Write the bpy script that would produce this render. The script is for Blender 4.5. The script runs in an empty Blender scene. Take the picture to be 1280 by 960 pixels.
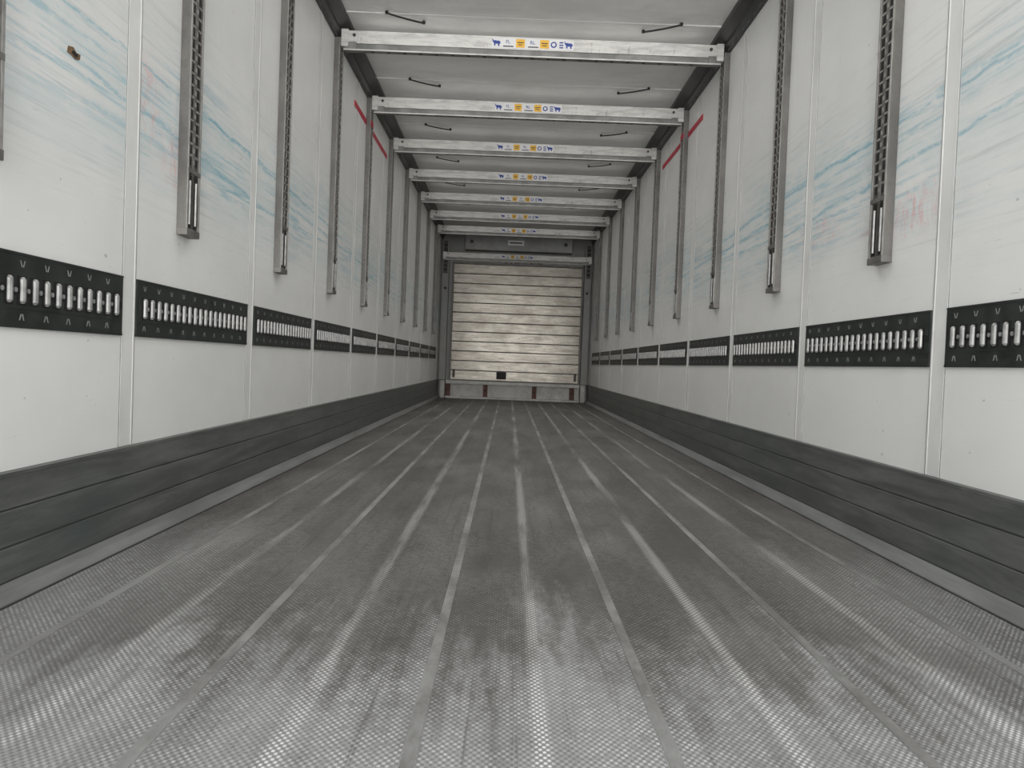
import bpy, bmesh, math, random
from mathutils import Vector, Matrix
random.seed(4)
S=bpy.context.scene
S.view_settings.view_transform='Standard'
S.view_settings.look='None'
S.view_settings.exposure=0.0

# ------------------------------------------------------------ dimensions
HW=1.23; Y0=-0.25; Y1=12.6; ZC=2.70
P=1.085; SEAM0=2.33; RAIL0=2.70
KICK=0.295; TZ0,TZ1=0.63,0.806

# ------------------------------------------------------------ node helper
class M:
    def __init__(s,name,rough=.5,metal=0,spec=.5):
        s.m=bpy.data.materials.new(name); s.m.use_nodes=True
        s.n=s.m.node_tree.nodes; s.l=s.m.node_tree.links
        s.b=s.n['Principled BSDF']
        s.b.inputs['Roughness'].default_value=rough
        s.b.inputs['Metallic'].default_value=metal
        s.b.inputs['Specular IOR Level'].default_value=spec
        tc=s.n.new('ShaderNodeTexCoord'); s.co=tc.outputs['Object']
        sp=s.n.new('ShaderNodeSeparateXYZ'); s.l.new(s.co,sp.inputs[0])
        s.x,s.y,s.z=sp.outputs
    def put(s,sock,v):
        if isinstance(v,(int,float)): sock.default_value=v
        elif isinstance(v,tuple): sock.default_value=(v+(1,))[:4] if len(sock.default_value)==4 else v
        else: s.l.new(v,sock)
    def f(s,op,a,b=0,c=0):
        n=s.n.new('ShaderNodeMath'); n.operation=op
        for i,v in enumerate((a,b,c)): s.put(n.inputs[i],v)
        return n.outputs[0]
    def ss(s,v,a,b,o0=0,o1=1):
        n=s.n.new('ShaderNodeMapRange'); n.interpolation_type='SMOOTHSTEP'
        s.put(n.inputs[0],v)
        for i,k in enumerate((a,b,o0,o1)): n.inputs[i+1].default_value=k
        return n.outputs[0]
    def noise(s,scale=(1,1,1),sc=1,det=4,rough=.55,off=(0,0,0),dist=0):
        mp=s.n.new('ShaderNodeMapping'); mp.inputs['Scale'].default_value=scale; mp.inputs['Location'].default_value=off
        s.l.new(s.co,mp.inputs[0])
        n=s.n.new('ShaderNodeTexNoise'); n.inputs['Scale'].default_value=sc; n.inputs['Detail'].default_value=det
        n.inputs['Roughness'].default_value=rough; n.inputs['Distortion'].default_value=dist
        s.l.new(mp.outputs[0],n.inputs['Vector']); return n.outputs['Fac']
    def mix(s,fac,a,b):
        n=s.n.new('ShaderNodeMix'); n.data_type='RGBA'
        s.put(n.inputs[0],fac); s.put(n.inputs[6],a); s.put(n.inputs[7],b); return n.outputs[2]
    def blob(s,a,b,ca,cb,ra,rb):
        d1=s.f('DIVIDE',s.f('SUBTRACT',a,ca),ra); d2=s.f('DIVIDE',s.f('SUBTRACT',b,cb),rb)
        d=s.f('SQRT',s.f('ADD',s.f('MULTIPLY',d1,d1),s.f('MULTIPLY',d2,d2)))
        return s.ss(d,0.2,1,1,0)
    def col(s,c): s.put(s.b.inputs['Base Color'],c)
    def rough(s,c): s.put(s.b.inputs['Roughness'],c)
    def bump(s,h,st=.3,d=.01):
        n=s.n.new('ShaderNodeBump'); n.inputs['Strength'].default_value=st; n.inputs['Distance'].default_value=d
        s.l.new(h,n.inputs['Height']); s.l.new(n.outputs[0],s.b.inputs['Normal'])

def simple(name,c,rough=.5,metal=0,var=.25,sc=8,scale=(1,1,1)):
    m=M(name,rough,metal)
    n=m.noise(scale,sc,5,.6)
    d=tuple(k*(1-var) for k in c); e=tuple(min(1,k*(1+var*.5)) for k in c)
    m.col(m.mix(m.ss(n,.3,.7),d,e)); m.rough(m.ss(n,.3,.7,rough*.85,min(1,rough*1.15)))
    return m.m

def wall_mat(name,side):
    m=M(name,.42)
    big=m.noise((1,.6,1),1.3,4,.6)
    c=m.mix(m.ss(big,.35,.7),(.83,.83,.81),(.74,.74,.72))
    st=m.noise((1,.7,26),2.2,6,.7,dist=.25)
    band=m.f('MULTIPLY',m.ss(m.z,.82,1.25),m.ss(m.z,1.5,1.95,1,0))
    g=m.f('MULTIPLY',m.ss(st,.50,.72),m.f('MULTIPLY',band,.5))
    c=m.mix(g,c,(.42,.44,.43))
    t=m.noise((1,.55,14),3.0,7,.75,off=(0,3.1*side,1.7),dist=.5)
    patch=m.noise((1,.5,1.6),1.6,2,.5,off=(0,side*5.0,0))
    band2=m.f('MULTIPLY',m.ss(m.z,1.0,1.25),m.ss(m.z,1.42,1.74,1,0))
    brk=m.noise((1,3,8),3,6,.75,off=(0,4,9))
    k=m.f('MULTIPLY',m.f('MULTIPLY',m.ss(t,.47,.64),m.ss(patch,.38,.54)),band2)
    c=m.mix(m.f('MULTIPLY',m.f('MULTIPLY',k,m.ss(brk,.32,.54)),.72),c,(.26,.48,.56))
    hz=m.noise((1,.35,3),2.0,4,.6,off=(0,7*side,2))
    k=m.f('MULTIPLY',m.ss(hz,.42,.62),m.f('MULTIPLY',band2,.30))
    c=m.mix(m.f('MULTIPLY',k,m.ss(brk,.3,.6,.4,1)),c,(.44,.60,.64))
    dg=m.noise((1,1.2,1.2),2.5,5,.6)
    ml=m.noise((1,6,30),3,5,.8,off=(0,1,0))
    for (y0,z0,sl,ln,wd) in ((2.7,1.47,-.03,2.8,.016),(2.0,1.34,-.05,1.9,.012),(3.7,1.36,-.02,2.8,.016),(1.9,1.46,.0,2.4,.010),(3.0,1.24,.03,2.2,.008)):
        dz=m.f('ABSOLUTE',m.f('SUBTRACT',m.z,m.f('ADD',m.f('MULTIPLY',m.f('SUBTRACT',m.y,y0),sl),m.f('ADD',z0,m.f('MULTIPLY',m.f('SUBTRACT',dg,.5),.07)))))
        l=m.f('MULTIPLY',m.ss(dz,.0,wd,1,0),m.f('MULTIPLY',m.ss(m.y,y0-.2,y0+.2),m.ss(m.y,y0+ln-.5,y0+ln,1,0)))
        c=m.mix(m.f('MULTIPLY',m.f('MULTIPLY',l,m.ss(ml,.36,.56)),.68),c,(.18,.43,.52))
    rn=m.noise((1,9,5),3,7,.85,dist=.6)
    reds=((2.62,1.24,.16,.14),(3.93,1.2,.10,.07),(2.42,1.38,.14,.2)) if side<0 else ((2.86,1.15,.10,.07),(2.5,1.14,.34,.12),(3.3,1.2,.35,.08))
    for (yy,zz,ry,rz) in reds:
        k=m.f('MULTIPLY',m.blob(m.y,m.z,yy,zz,ry,rz),m.ss(rn,.46,.66))
        c=m.mix(m.f('MULTIPLY',k,.48),c,(.76,.24,.24))
    sc=m.noise((1,.8,30),5,5,.8,off=(0,9,4),dist=1.2)
    c=m.mix(m.f('MULTIPLY',m.ss(sc,.64,.71),.45),c,(.3,.3,.29))
    sp=m.noise((1,1,1),38,2,.5)
    c=m.mix(m.f('MULTIPLY',m.ss(sp,.74,.78),.5),c,(.25,.24,.22))
    vd=m.noise((1,12,.6),2,5,.7,off=(0,0,6))
    c=m.mix(m.f('MULTIPLY',m.ss(vd,.60,.75),m.ss(m.z,1.4,1.9,0,.22)),c,(.45,.44,.41))
    m.col(c); m.rough(m.ss(big,.3,.7,.35,.48))
    m.bump(m.noise((1,1,.5),2.2,3,.5),.35,.02)
    return m.m
W_L=wall_mat('wall_paint_left',-1); W_R=wall_mat('wall_paint_right',1)
STRIP=simple('seam_strip_white',(.76,.758,.74),.45,0,.08,4)

def floor_mat():
    m=M('floor_embossed_aluminium',.55,.15,.35)
    d0=m.f('PINGPONG',m.x,.2)
    wob=m.noise((3,.5,1),2,4,.6)
    wn=m.noise((4,.35,1),2.2,5,.6,off=(3,0,0))
    wear=m.f('MULTIPLY',m.ss(m.f('ADD',d0,m.f('MULTIPLY',m.f('SUBTRACT',wob,.5),.03)),.006,.024,1,0),m.ss(wn,.36,.56))
    k1=m.f('SINE',m.f('MULTIPLY',m.x,2*math.pi/.0125)); k2=m.f('SINE',m.f('MULTIPLY',m.y,2*math.pi/.016))
    lat=m.f('MULTIPLY',k1,k2)
    grain=m.ss(lat,.05,.55)
    gn=m.noise((1,1,1),45,3,.75)
    gb=m.noise((1,.6,1),5,4,.7,off=(0,0,3))
    gr=m.f('MULTIPLY',m.ss(gn,.35,.6),m.ss(gb,.3,.62,.25,1))
    grain=m.f('MULTIPLY',grain,m.f('MAXIMUM',gr,m.f('MULTIPLY',wear,.9)))
    dn=m.noise((2.2,.45,1),2.0,6,.65)
    side=m.ss(m.f('ABSOLUTE',m.x),.6,1.15)
    edge=m.noise((3.5,1.1,1),1.6,8,.74,off=(1.3,0,0))
    finger=m.noise((16,.4,1),1.5,4,.65,off=(5,1,0))
    plank=m.noise((2.5,.2,1),1.0,1,.5,off=(4.4,0,0))
    yy=m.f('ADD',m.y,m.f('ADD',m.f('MULTIPLY',m.f('SUBTRACT',edge,.5),2.2),m.f('ADD',m.f('MULTIPLY',m.f('SUBTRACT',finger,.5),.9),m.f('MULTIPLY',m.f('SUBTRACT',plank,.5),.6))))
    dust=m.ss(yy,1.12,1.78,1,0)
    dust=m.f('MAXIMUM',dust,m.f('MULTIPLY',side,m.ss(yy,1.8,3.2,.75,0)))
    wet=m.noise((1.6,.5,1),1.5,6,.7,off=(7,3,0))
    dark=m.mix(m.ss(dn,.3,.7),(.082,.077,.069),(.17,.163,.152))
    dark=m.mix(m.f('MULTIPLY',m.ss(wet,.42,.60),.55),dark,(.060,.056,.050))
    light=m.mix(m.ss(dn,.3,.7),(.235,.236,.234),(.345,.346,.344))
    c=m.mix(dust,dark,light)
    gamt=m.f('ADD',.22,m.f('ADD',m.f('MULTIPLY',dust,.38),m.f('MULTIPLY',wear,.38)))
    c=m.mix(m.f('MULTIPLY',wear,.26),c,(.46,.455,.44))
    c=m.mix(m.f('MULTIPLY',grain,gamt),c,(.84,.84,.83))
    lo=m.f('MULTIPLY',m.ss(lat,-.6,-.1,1,0),.36)
    c=m.mix(lo,c,(.07,.068,.064))
    dr=m.noise((18,.45,1),2.0,5,.75,off=(8,2,0))
    c=m.mix(m.f('MULTIPLY',m.ss(dr,.53,.70),.6),c,(.07,.066,.06))
    ws=m.noise((9,2.2,1),3.0,5,.8,off=(2,8,0),dist=.4)
    c=m.mix(m.f('MULTIPLY',m.ss(ws,.66,.73),m.ss(m.y,1.8,2.6,.7,0)),c,(.72,.72,.71))
    m.col(c); m.rough(m.f('SUBTRACT',m.ss(dn,.3,.7,.50,.66),m.f('MULTIPLY',m.ss(wet,.46,.60),.08)))
    m.bump(lat,.25,.0012)
    return m.m
FLOOR=floor_mat()
def rib_mat():
    m=M('floor_joint_strip',.55,.1,.35)
    a=m.noise((2,.8,1),2.2,6,.75); b=m.noise((1,5,1),3,5,.8,off=(3,0,0))
    c=m.mix(m.ss(a,.36,.64),(.15,.147,.14),(.30,.298,.29))
    c=m.mix(m.f('MULTIPLY',m.ss(b,.62,.72),.6),c,(.65,.65,.64))
    m.col(c); return m.m
RIB=rib_mat()
def kick_mat():
    m=M('kickplate_aluminium',.45,.3,.4)
    a=m.noise((1,.8,8),3,6,.7,dist=.4); b=m.noise((1,.5,1),1.5,4,.6)
    c=m.mix(m.ss(a,.35,.7),(.105,.11,.103),(.19,.195,.187))
    c=m.mix(m.f('MULTIPLY',m.ss(b,.5,.7),.6),c,(.07,.095,.09))
    s=m.noise((1,.5,40),4,5,.8,off=(0,2,0),dist=.6)
    c=m.mix(m.f('MULTIPLY',m.ss(s,.64,.7),.4),c,(.03,.03,.03))
    m.col(c); m.rough(m.ss(a,.3,.7,.38,.52)); return m.m
KICKM=kick_mat()
COVE=simple('cove_aluminium',(.24,.245,.24),.5,.3,.25,5,(1,.4,4))
SEAL=simple('black_seal_bead',(.03,.03,.03),.5,0,.2,5)
def ceil_mat():
    m=M('ceiling_panel_white',.45)
    b=m.noise((1,1,1),1.4,5,.6)
    c=m.mix(m.ss(b,.35,.7),(.84,.838,.82),(.70,.698,.68))
    s=m.noise((3,1,1),6,4,.7); c=m.mix(m.f('MULTIPLY',m.ss(s,.66,.72),.25),c,(.3,.3,.29))
    m.col(c); m.bump(m.noise((.6,1.2,1),2.5,3,.5),.6,.04); return m.m
CEIL=ceil_mat()
DARKPROF=simple('corner_profile_dark',(.075,.075,.073),.45,.4,.3,6)
TRACK=simple('track_black_coating',(.022,.027,.024),.5,.1,.5,14)
HOLE=simple('slot_shadow_black',(.006,.006,.006),.8,0,.1,5)
STEEL=simple('dull_zinc_steel',(.38,.38,.37),.45,.5,.35,30)
GREYMARK=simple('grey_marks',(.34,.35,.34),.5,.2,.2,30)
RAILM=simple('rail_aluminium_grey',(.17,.163,.152),.5,.3,.35,10,(1,1,.4))
RAILD=simple('rail_inner_grey',(.085,.080,.073),.55,.2,.4,12)
LIPS=simple('slot_lip_aluminium',(.34,.33,.31),.45,.3,.3,20)
DARKB=simple('bracket_dark',(.07,.067,.062),.5,.3,.4,12)
def beam_mat():
    m=M('beam_scuffed_aluminium',.45,.2)
    a=m.noise((2,1,10),3,6,.7,dist=.4); b=m.noise((9,1,3),3,5,.7)
    c=m.mix(m.ss(a,.4,.7),(.66,.65,.625),(.44,.43,.415))
    c=m.mix(m.f('MULTIPLY',m.ss(b,.60,.70),.6),c,(.24,.22,.20))
    m.col(c); return m.m
BEAM=beam_mat()
BEAMD=simple('beam_lip_grey',(.24,.24,.23),.5,.4,.35,8)
RED=simple('red_marking',(.55,.02,.05),.5,0,.2,20)
BLUE=simple('sticker_blue',(.03,.06,.28),.5,0,.1,20)
YEL=simple('sticker_yellow',(.80,.46,.05),.5,0,.1,20)
STICK=simple('sticker_white',(.72,.72,.72),.45,0,.05,20)
INK=simple('sticker_ink',(.05,.05,.06),.6,0,.1,20)
RUBBER=simple('black_rubber',(.015,.015,.015),.6,0,.3,20)
BACK=simple('bulkhead_grey',(.22,.22,.21),.45,.1,.2,3)
BACKD=simple('bulkhead_upper_grey',(.30,.30,.29),.5,.1,.3,4)
RUST=simple('rust_brown_bracket',(.16,.075,.06),.6,.2,.4,12)
WHITEB=simple('kick_beam_white',(.46,.45,.43),.45,.1,.3,6)
def plank_mat():
    m=M('bulkhead_plank_worn_shaded',.36,.4)
    a=m.noise((1.4,1,9),2.5,7,.7,dist=.5); b=m.noise((1,1,1),2.0,4,.6); s=m.noise((6,1,14),4,4,.8)
    c=m.mix(m.ss(a,.32,.68),(.60,.565,.50),(.33,.30,.255))
    c=m.mix(m.f('MULTIPLY',m.ss(b,.46,.68),.6),c,(.22,.195,.165))
    c=m.mix(m.f('MULTIPLY',m.ss(s,.58,.67),.65),c,(.09,.08,.068))
    ph=m.f('FRACT',m.f('DIVIDE',m.f('SUBTRACT',m.z,.30),1.89/12))
    c=m.mix(m.ss(ph,.0,.10,.5,0),c,(.12,.105,.09))  # shade along each slat's lower edge, put into the colour
    ed=m.f('MAXIMUM',m.ss(m.f('ABSOLUTE',m.x),.5,1.1,0,.5),m.ss(m.z,1.2,2.2,0,.4))  # sides and top painted darker so the middle reads as a highlight
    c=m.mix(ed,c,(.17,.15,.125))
    m.col(c); return m.m
PLANK=plank_mat()
CHIP=simple('exposed_foam_brown',(.20,.12,.06),.8,0,.5,60)

# ------------------------------------------------------------ mesh helper
class G:
    def __init__(s,mats): s.bm=bmesh.new(); s.mats=mats
    def box(s,x0,x1,y0,y1,z0,z1,mi=0,bev=0):
        vs=[s.bm.verts.new((x,y,z)) for x in (x0,x1) for y in (y0,y1) for z in (z0,z1)]
        fs=[]
        for q in ((0,1,3,2),(4,6,7,5),(0,4,5,1),(2,3,7,6),(0,2,6,4),(1,5,7,3)):
            f=s.bm.faces.new([vs[i] for i in q]); f.material_index=mi; fs.append(f)
        if bev:
            es=list({e for f in fs for e in f.edges})
            r=bmesh.ops.bevel(s.bm,geom=es,offset=bev,segments=2,affect='EDGES',profile=.5)
            for f in r['faces']: f.material_index=mi
    def poly(s,pts,mi=0):
        f=s.bm.faces.new([s.bm.verts.new(p) for p in pts]); f.material_index=mi; return f
    def prism(s,pts,vec,mi=0):
        a=[s.bm.verts.new(p) for p in pts]; b=[s.bm.verts.new(Vector(p)+Vector(vec)) for p in pts]
        n=len(pts); fs=[s.bm.faces.new(a),s.bm.faces.new(b[::-1])]
        for i in range(n): fs.append(s.bm.faces.new((a[i],b[i],b[(i+1)%n],a[(i+1)%n])))
        for f in fs: f.material_index=mi
    def cyl(s,c,axis,r,h,mi=0,seg=10,r2=None):
        q=Vector((0,0,1)).rotation_difference(Vector(axis)).to_matrix().to_4x4()
        r_=bmesh.ops.create_cone(s.bm,cap_ends=True,segments=seg,radius1=r,radius2=r if r2 is None else r2,depth=h,matrix=Matrix.Translation(c)@q)
        for f in {f for v in r_['verts'] for f in v.link_faces}: f.material_index=mi
    def mesh(s,name):
        bmesh.ops.recalc_face_normals(s.bm,faces=s.bm.faces)
        me=bpy.data.meshes.new(name); s.bm.to_mesh(me); s.bm.free()
        for m in s.mats: me.materials.append(m)
        return me
    def obj(s,name,loc=(0,0,0)):
        return add(name,s.mesh(name),loc)
def add(name,me,loc=(0,0,0),rz=0,parent=None):
    o=bpy.data.objects.new(name,me); o.location=loc; o.rotation_euler=(0,0,rz)
    S.collection.objects.link(o)
    if parent: o.parent=parent
    return o

# ------------------------------------------------------------ shell
g=G([FLOOR,RIB,KICKM]); g.box(-HW,HW,Y0,Y1,-.06,0,0)
for x in (-1.0,-.6,-.2,.2,.6,1.0):
    g.box(x-.011,x+.011,Y0,Y1-.001,-.01,.0010,1)
g.obj('floor')
for sd,nm,mt in ((-1,'wall_left',W_L),(1,'wall_right',W_R)):
    g=G([mt]); a,b=sorted((sd*HW,sd*(HW+.06))); g.box(a,b,Y0,Y1+.06,-.06,ZC+.06); g.obj(nm)
g=G([BACK]); g.box(-HW,HW,Y1,Y1+.06,-.06,ZC+.06); g.obj('wall_back')

g=G([CEIL,STRIP])
nx=16; rows=[]
ys=[];k=-3
while True:
    y=RAIL0-.12+P*k
    if y>Y1+.5: break
    ys.append(y);k+=1
ny=int((Y1-Y0)/.09)
grid=[]
for j in range(ny+1):
    y=Y0+(Y1-Y0)*j/ny
    ph=((y-(RAIL0-.12))/P)%1
    row=[]
    for i in range(nx+1):
        x=-HW+2*HW*i/nx
        u=(x/HW)
        sag=.030*math.sin(math.pi*ph)**.7*(1-abs(u)**3)
        row.append(g.bm.verts.new((x,y,ZC-sag)))
    grid.append(row)
for j in range(ny):
    for i in range(nx):
        f=g.bm.faces.new((grid[j][i],grid[j+1][i],grid[j+1][i+1],grid[j][i+1])); f.smooth=True
g.box(-HW,HW,Y0,Y1,ZC+.005,ZC+.06,0)
for y in ys:
    if Y0<y<Y1-.1: g.box(-HW,HW,y-.012,y+.012,ZC-.006,ZC+.02,1)
g.obj('ceiling')

for sd,nm in ((-1,'baseboard_left'),(1,'baseboard_right')):
    g=G([KICKM,COVE,SEAL])
    prof=[(0,0),(.044,0),(.042,.005),(.026,.024),(.017,.040),(.016,.044),(.016,.118),(.0148,.120),(.0148,.124),(.016,.126),(.016,.205),(.0148,.207),(.0148,.211),(.016,.213),(.016,.283),(.017,.286),(.017,.295),(0,.297)]
    ya,yb=Y0,Y1-.002
    for i in range(len(prof)-1):
        (a,za),(b,zb)=prof[i],prof[i+1]
        xa=sd*(HW-a);xb=sd*(HW-b)
        g.poly([(xa,ya,za),(xb,ya,zb),(xb,yb,zb),(xa,yb,za)],1 if i in(1,2,3) else 2 if i in (7,11,4) else 0)
    g.poly([(sd*(HW-a),ya,z) for a,z in prof],0)
    g.box(*sorted((sd*(HW-.052),sd*(HW-.044))),ya,yb,-.01,.0015,2)
    g.obj(nm)

for i,sd in enumerate((-1,1)):
    g=G([DARKPROF,RAILM])
    pr=[(0,2.575),(.014,2.575),(.014,2.60),(.030,2.615),(.030,2.64),(.085,2.668),(.085,ZC-.002),(0,ZC-.002)]
    g.prism([(sd*(HW-a),Y0,z) for a,z in pr],(0,Y1-Y0-.002,0),0)
    y=Y0+.05
    while y<Y1-.05:
        g.box(*sorted((sd*(HW-.0155),sd*(HW-.010))),y,y+.03,2.582,2.595,1)
        y+=.10
    g.obj('trim_%d'%(i+1))

n=3
for sd in (-1,1):
    g=G([STRIP,GREYMARK])
    for k in range(-2,10):
        y=SEAM0+P*k
        if y>Y1-.05 or y<Y0+.05: continue
        g.box(*sorted((sd*HW,sd*(HW-.0012))),y-.040,y+.040,.2985,2.575)
        for e in (-.041,.041):
            g.box(*sorted((sd*HW,sd*(HW-.0016))),y+e-.0018,y+e+.0018,.2985,2.575,1)
        for e in (-.035,.035):
            g.box(*sorted((sd*HW,sd*(HW-.0022))),y+e-.003,y+e+.003,.2985,2.575)
    g.obj('trim_%d'%n); n+=1

# ------------------------------------------------------------ horizontal lashing track
L=P-.088
g=G([TRACK,HOLE,STEEL,GREYMARK])
h=TZ1-TZ0
g.box(0.0005,.006,0,L,0,h,0)
g.box(.0005,.0075,0,L,0,.006,0); g.box(.0005,.0075,0,L,h-.006,h,0)
g.box(.006,.0072,.01,L-.01,h/2-.044,h/2+.044,0)
nn=20; st=(L-.04)/nn
for i in range(nn):
    y=.02+st*(i+.5)
    g.cyl((.0078,y+st/2-.001,h/2),(1,0,0),.0135,.001,1,12)
    g.box(.0070,.0083,y-.016,y+.016,h/2-.034,h/2+.034,1)
    g.cyl((.010,y,h/2),(0,0,1),.0080,.050,2,10)
    g.cyl((.010,y,h/2+.028),(0,0,1),.0080,.006,2,10,.004)
    g.cyl((.010,y,h/2-.028),(0,0,-1),.0080,.006,2,10,.004)
    if i<nn-1: g.cyl((.0085,y+st/2,h/2),(1,0,0),.006,.004,3,10)
    if i%2==0:
        for zc,s_ in ((h-.026,1),(.026,-1)):
            for q in (-1,1):
                yc=y+.004
                g.poly([(.0066,yc,zc-.007*s_),(.0066,yc+.005*q,zc-.007*s_),(.0066,yc+.010*q,zc+.008*s_),(.0066,yc+.006*q,zc+.008*s_)],3)
TR=g.mesh('lashing_track')
for k in range(-2,10):
    y=SEAM0+P*k+.044
    if y+L>Y1 : continue
    add('lashing_track',TR,(-HW,y,TZ0))
    add('lashing_track',TR,(HW,y+L,TZ0),math.pi)

# ------------------------------------------------------------ vertical load rails
RB,RT=1.0,2.574
g=G([RAILM,RAILD,HOLE,STEEL,LIPS])
w=.052; d=.036; yq=.025
g.box(0.0005,d-.007,-w,w,0,RT-RB,1)
for a,b in ((-w,-w+.009),(w-.009,w)):
    g.box(0.0005,d-.002,a,b,0,RT-RB,0); g.box(d-.002,d,a,b,0,RT-RB,4)
g.box(0.0005,d-.003,-.0085,.0085,.20,RT-RB,0)
z=.235
while z<RT-RB-.03:
    for yc in (-yq,yq):
        g.box(d-.0072,d-.0058,yc-.010,yc+.010,z,z+.016,2)
        g.cyl((d-.0064,yc,z+.016),(1,0,0),.010,.0014,2,10)
        g.box(d-.0072,d-.0030,yc-.013,yc+.013,z+.029,z+.036,4)
    g.box(d-.0035,d-.0018,-.005,.005,z+.004,z+.018,4)
    z+=.040
for yc in (-yq,yq):
    g.box(d-.0072,d-.0060,yc-.016,yc+.016,.02,.20,2)
    g.cyl((d-.004,yc,.105),(0,0,1),.0048,.15,3,8)
g.box(0.0005,d-.003,-.006,.006,.015,.20,1)
g.box(0.0005,d+.002,-w-.002,w+.002,-.010,.014,0,.002)
g.box(0.0005,d+.001,-w,w,.205,.220,0)
VR=g.mesh('load_securing_rail')
for k in range(-2,9):
    y=RAIL0+P*k+(.025 if k==-1 else 0)
    add('load_securing_rail',VR,(-HW,y,RB)); add('load_securing_rail',VR,(HW,y,RB),math.pi)

# ------------------------------------------------------------ cross beams
bx=1.178
g=G([BEAM,BEAMD,DARKB,STICK,YEL,BLUE,INK])
g.box(-bx,bx,-.030,.030,-.078,0,0,.003)
g.box(-bx,bx,-.024,.024,-.118,-.078,1,.002)
g.box(-bx,bx,-.032,-.024,-.122,-.114,0,.001)
for sd in (-1,1):
    g.box(*sorted((sd*(bx-.03),sd*(HW-.037))),-.038,.038,-.100,.006,0,.003)
    g.box(*sorted((sd*(bx-.08),sd*(bx-.03))),-.033,.033,-.114,-.070,1,.003)
    g.cyl((sd*(bx-.065),-.034,-.03),(0,1,0),.010,.006,2,10)
xx=-1.0
while xx<1.01:
    g.cyl((xx,0,-.1185),(0,0,1),.012,.003,2,10); xx+=.1
F=-.0315
def q(x0,x1,z0,z1,mi,f=F):
    g.poly([(x0,f,z0),(x1,f,z0),(x1,f,z1),(x0,f,z1)],mi)
q(-.255,.255,-.072,-.008,3)
def elephant(cx,cz,s,flip):
    pts=[(-1,.5),(-.6,.8),(0,.75),(.5,.9),(.9,.75),(1.1,1.2),(1.35,1.25),(1.2,.5),(.85,.1),(.75,-.7),(.4,-.7),(.35,-.1),(-.3,-.15),(-.4,-.75),(-.75,-.75),(-.8,0),(-1.1,-.1)]
    pts=[(cx+flip*a*s,F-.0006,cz+b*s-.004) for a,b in pts]
    if flip<0: pts=pts[::-1]
    g.poly(pts,5)
elephant(-.225,-.041,.022,-1); elephant(.225,-.041,.022,-1)
for x0 in (-.105,.045):
    q(x0,x0+.055,-.066,-.014,4,F-.0006); q(x0+.008,x0+.047,-.038,-.032,6,F-.0012); q(x0+.012,x0+.040,-.052,-.047,6,F-.0012)
for x0 in (-.185,-.030):
    q(x0,x0+.065,-.064,-.057,6,F-.0006)
g.cyl((.130,F,-.041),(0,1,0),.019,.002,5,16); g.cyl((.130,F-.0012,-.041),(0,1,0),.011,.001,3,16)
for zc in (-.026,-.042,-.057): q(.165,.190,zc-.004,zc+.004,5,F-.0006)
BM=g.mesh('cross_beam')
def txt(par,body,loc,size,mat,rx=math.pi/2,rz=0,ry=0,nm='label_text'):
    c=bpy.data.curves.new(nm,'FONT'); c.body=body; c.size=size; c.align_x='CENTER'; c.align_y='CENTER'; c.extrude=.0004
    c.materials.append(mat); o=bpy.data.objects.new(nm,c); o.location=loc; o.rotation_euler=(rx,ry,rz)
    S.collection.objects.link(o); o.parent=par; return o
for i in range(8):
    y=RAIL0+P*(i+2); z=2.627 if i==0 else 2.590
    if i==7: y=Y1-.195; z=2.345
    o=add('cross_beam',BM,(0,y,z))
    txt(o,'FL',(-.155,F-.001,-.034),.030,BLUE); txt(o,'RL',(-.002,F-.001,-.034),.030,BLUE)

# ------------------------------------------------------------ ceiling straps
g=G([RUBBER])
for i in range(4):
    def pt(t): return (t*.21, -.12*t+.06, -.004*math.sin(math.pi*t)-.004)
    p,r=pt(i/4),pt((i+1)/4)
    g.prism([(p[0],p[1]-.008,p[2]),(p[0],p[1]+.008,p[2]),(p[0],p[1]+.008,p[2]-.006),(p[0],p[1]-.008,p[2]-.006)],(r[0]-p[0],r[1]-p[1],r[2]-p[2]),0)
g.cyl((0,.06,-.003),(0,0,1),.010,.016,0); g.cyl((.21,-.06,-.003),(0,0,1),.010,.016,0)
ST=g.mesh('ceiling_strap')
for k in range(0,9):
    y=RAIL0+P*k-.12
    if y>Y1-.3: continue
    o=add('ceiling_strap',ST,(.68,y,ZC-.018))
    o=add('ceiling_strap',ST,(-.68,y,ZC-.018)); o.scale=(-1,1,1)

# ------------------------------------------------------------ load height lines, wall damage
for sd in (-1,1):
    g=G([RED]); a,b=sorted((sd*(HW-.0005),sd*(HW-.004)))
    yr=RAIL0+P*3
    g.box(a,b,5.46,yr-.053,2.366,2.406)
    g.box(a,b,yr+.053,6.88,2.366,2.406)
    g.box(*sorted((sd*(HW-.0365),sd*(HW-.0385))),yr-.052,yr+.052,2.366,2.406)
    g.obj('height_limit_marking')
g=G([CHIP,HOLE])
pts=[(-.02,.016),(.0,.022),(.012,.012),(.03,.014),(.026,-.004),(.010,-.010),(-.004,-.006),(-.024,-.004)]
g.prism([(-HW,2.01+a*1.1,1.345+b*.85) for a,b in pts],(.002,0,0),0)
g.prism([(-HW+.002,2.015+a*.5,1.347+b*.4) for a,b in pts],(.0008,0,0),1)
g.obj('wall_damage_chip')

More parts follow.
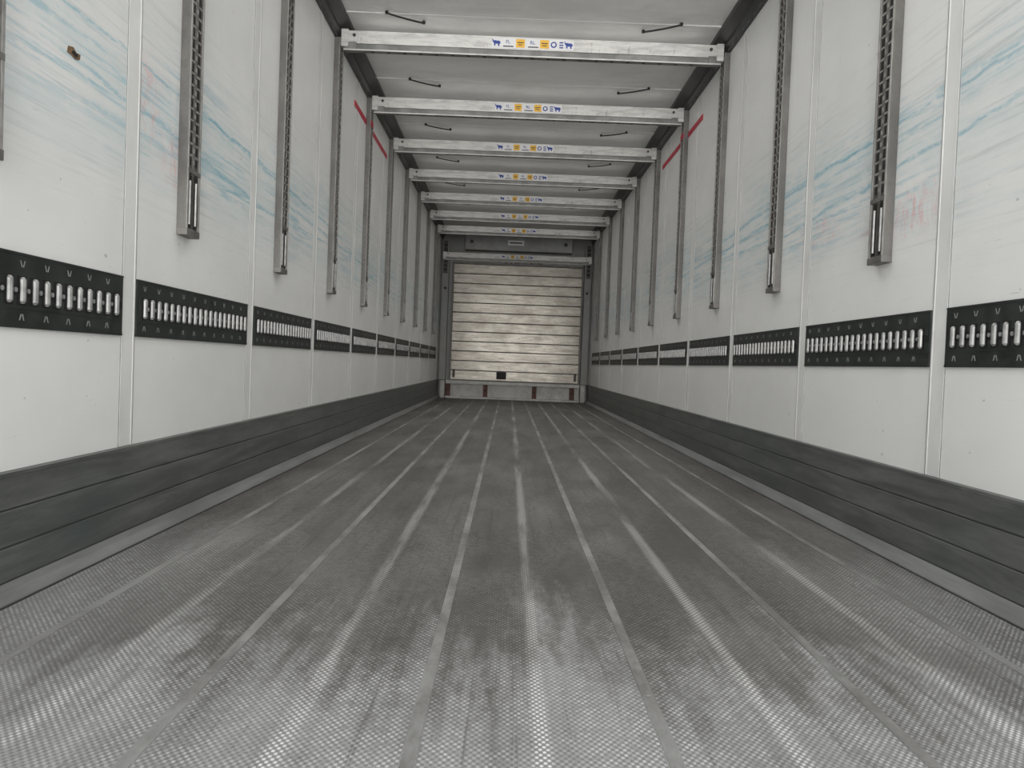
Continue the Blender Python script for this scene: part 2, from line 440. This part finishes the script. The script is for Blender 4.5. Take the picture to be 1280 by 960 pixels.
# ------------------------------------------------------------ bulkhead
pe=bpy.data.objects.new('bulkhead_panel',None); S.collection.objects.link(pe)
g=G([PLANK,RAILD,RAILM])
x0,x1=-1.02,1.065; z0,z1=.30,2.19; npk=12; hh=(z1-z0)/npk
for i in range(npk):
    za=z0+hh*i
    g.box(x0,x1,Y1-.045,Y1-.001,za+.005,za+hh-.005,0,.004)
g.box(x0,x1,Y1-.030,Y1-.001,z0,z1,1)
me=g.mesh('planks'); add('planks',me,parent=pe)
g=G([RAILM,RAILD])
for x in (x0-.03,x1): g.box(x,x+.03,Y1-.055,Y1-.001,z0-.01,z1+.02,0,.003)
g.box(x0-.03,x1+.03,Y1-.055,Y1-.001,z1,z1+.03,0,.003)
for x in (x0+.03,x1-.07): g.box(x,x+.04,Y1-.058,Y1-.045,.34,.47,1,.003)
add('frame',g.mesh('frame'),parent=pe)
g=G([RUBBER,HOLE]); g.box(-.27,-.11,Y1-.060,Y1-.045,.33,.45,0,.004)
for i in range(4): g.box(-.255,-.125,Y1-.062,Y1-.059,.35+i*.024,.358+i*.024,1)
add('drain_vent',g.mesh('drain_vent'),parent=pe)
g=G([WHITEB]); g.box(-1.09,1.09,Y1-.03,Y1-.001,2.222,2.33,0,.003)
hd=add('header_board',g.mesh('header_board'),parent=pe)
txt(pe,'SCHMITZ',(.10,Y1-.033,2.215),.17,RUST,ry=math.pi,nm='header_lettering')

g=G([WHITEB,BACK,RUST,HOLE])
g.box(-1.09,1.09,Y1-.14,Y1-.001,.235,.29,0,.004)
g.box(-1.09,1.09,Y1-.05,Y1-.001,.0,.235,0)
g.box(-1.09,1.09,Y1-.14,Y1-.001,.0,.035,0,.004)
for x in (-1.05,-.44,.356,.967):
    g.box(x-.036,x-.024,Y1-.138,Y1-.05,.035,.235,2); g.box(x+.024,x+.036,Y1-.138,Y1-.05,.035,.235,2)
    g.box(x-.024,x+.024,Y1-.060,Y1-.05,.035,.235,2)
    g.cyl((x,Y1-.062,.14),(0,1,0),.012,.01,3)
g.obj('bulkhead_kick_beam')
for sd in (-1,1):
    g=G([BACK,DARKB,HOLE,WHITEB])
    g.box(*sorted((sd*1.10,sd*(HW-.02))),Y1-.10,Y1-.001,.29,2.56,0,.006)
    g.box(*sorted((sd*1.10,sd*(HW-.054))),Y1-.14,Y1-.001,.001,.285,3,.006)
    g.box(*sorted((sd*1.125,sd*1.19)),Y1-.15,Y1-.10,2.02,2.54,1,.004)
    for i in range(7): g.box(*sorted((sd*1.14,sd*1.175)),Y1-.152,Y1-.149,2.06+i*.065,2.09+i*.065,2)
    g.cyl((sd*1.15,Y1-.105,1.78),(0,1,0),.02,.02,2)
    g.obj('bulkhead_corner_post')
g=G([BACKD,BACK,STICK,INK])
g.box(-.85,.88,Y1-.22,Y1-.001,2.40,2.655,0,.01)
g.box(-.60,.64,Y1-.224,Y1-.219,2.46,2.60,0,.002)
g.box(-.16,.10,Y1-.227,Y1-.223,2.49,2.57,2)
g.box(-.13,.07,Y1-.2285,Y1-.2265,2.52,2.54,3)
for x in (-.74,.77): g.cyl((x,Y1-.222,2.53),(0,1,0),.03,.01,3)
g.obj('evaporator_housing')

# ------------------------------------------------------------ light
w=bpy.data.worlds.new('sky'); S.world=w; w.use_nodes=True
bg=w.node_tree.nodes['Background']; bg.inputs[0].default_value=(.975,.985,1,1); bg.inputs[1].default_value=2.7
sun=bpy.data.lights.new('daylight_from_rear_door','SUN'); sun.energy=3.2; sun.angle=math.radians(45); sun.color=(1,.975,.94)
so=bpy.data.objects.new('daylight_from_rear_door',sun); S.collection.objects.link(so)
so.location=(0,-6,3); so.rotation_euler=(math.radians(90+2),0,0)
al=bpy.data.lights.new('unseen_fill_light','AREA'); al.shape='RECTANGLE'; al.size=2.1; al.size_y=9.6
al.energy=44; al.color=(1,.99,.97); al.spread=math.radians(125)  # fill added to lift the deep interior; spread hides it from the camera
ao=bpy.data.objects.new('unseen_fill_light',al); S.collection.objects.link(ao); ao.location=(0,6.6,2.655)

# ------------------------------------------------------------ camera
cam=bpy.data.cameras.new('camera'); cam.sensor_width=36; cam.lens=960/1280*36; cam.clip_start=.02
co=bpy.data.objects.new('camera',cam); S.collection.objects.link(co)
pitch=math.atan(25/960); yaw=math.atan(5/960); roll=math.radians(2.2)
R=Matrix.Rotation(-yaw,4,'Z')@Matrix.Rotation(math.pi/2-pitch,4,'X')@Matrix.Rotation(roll,4,'Z')
co.matrix_world=Matrix.Translation((-.074,0,.59))@R
S.camera=co
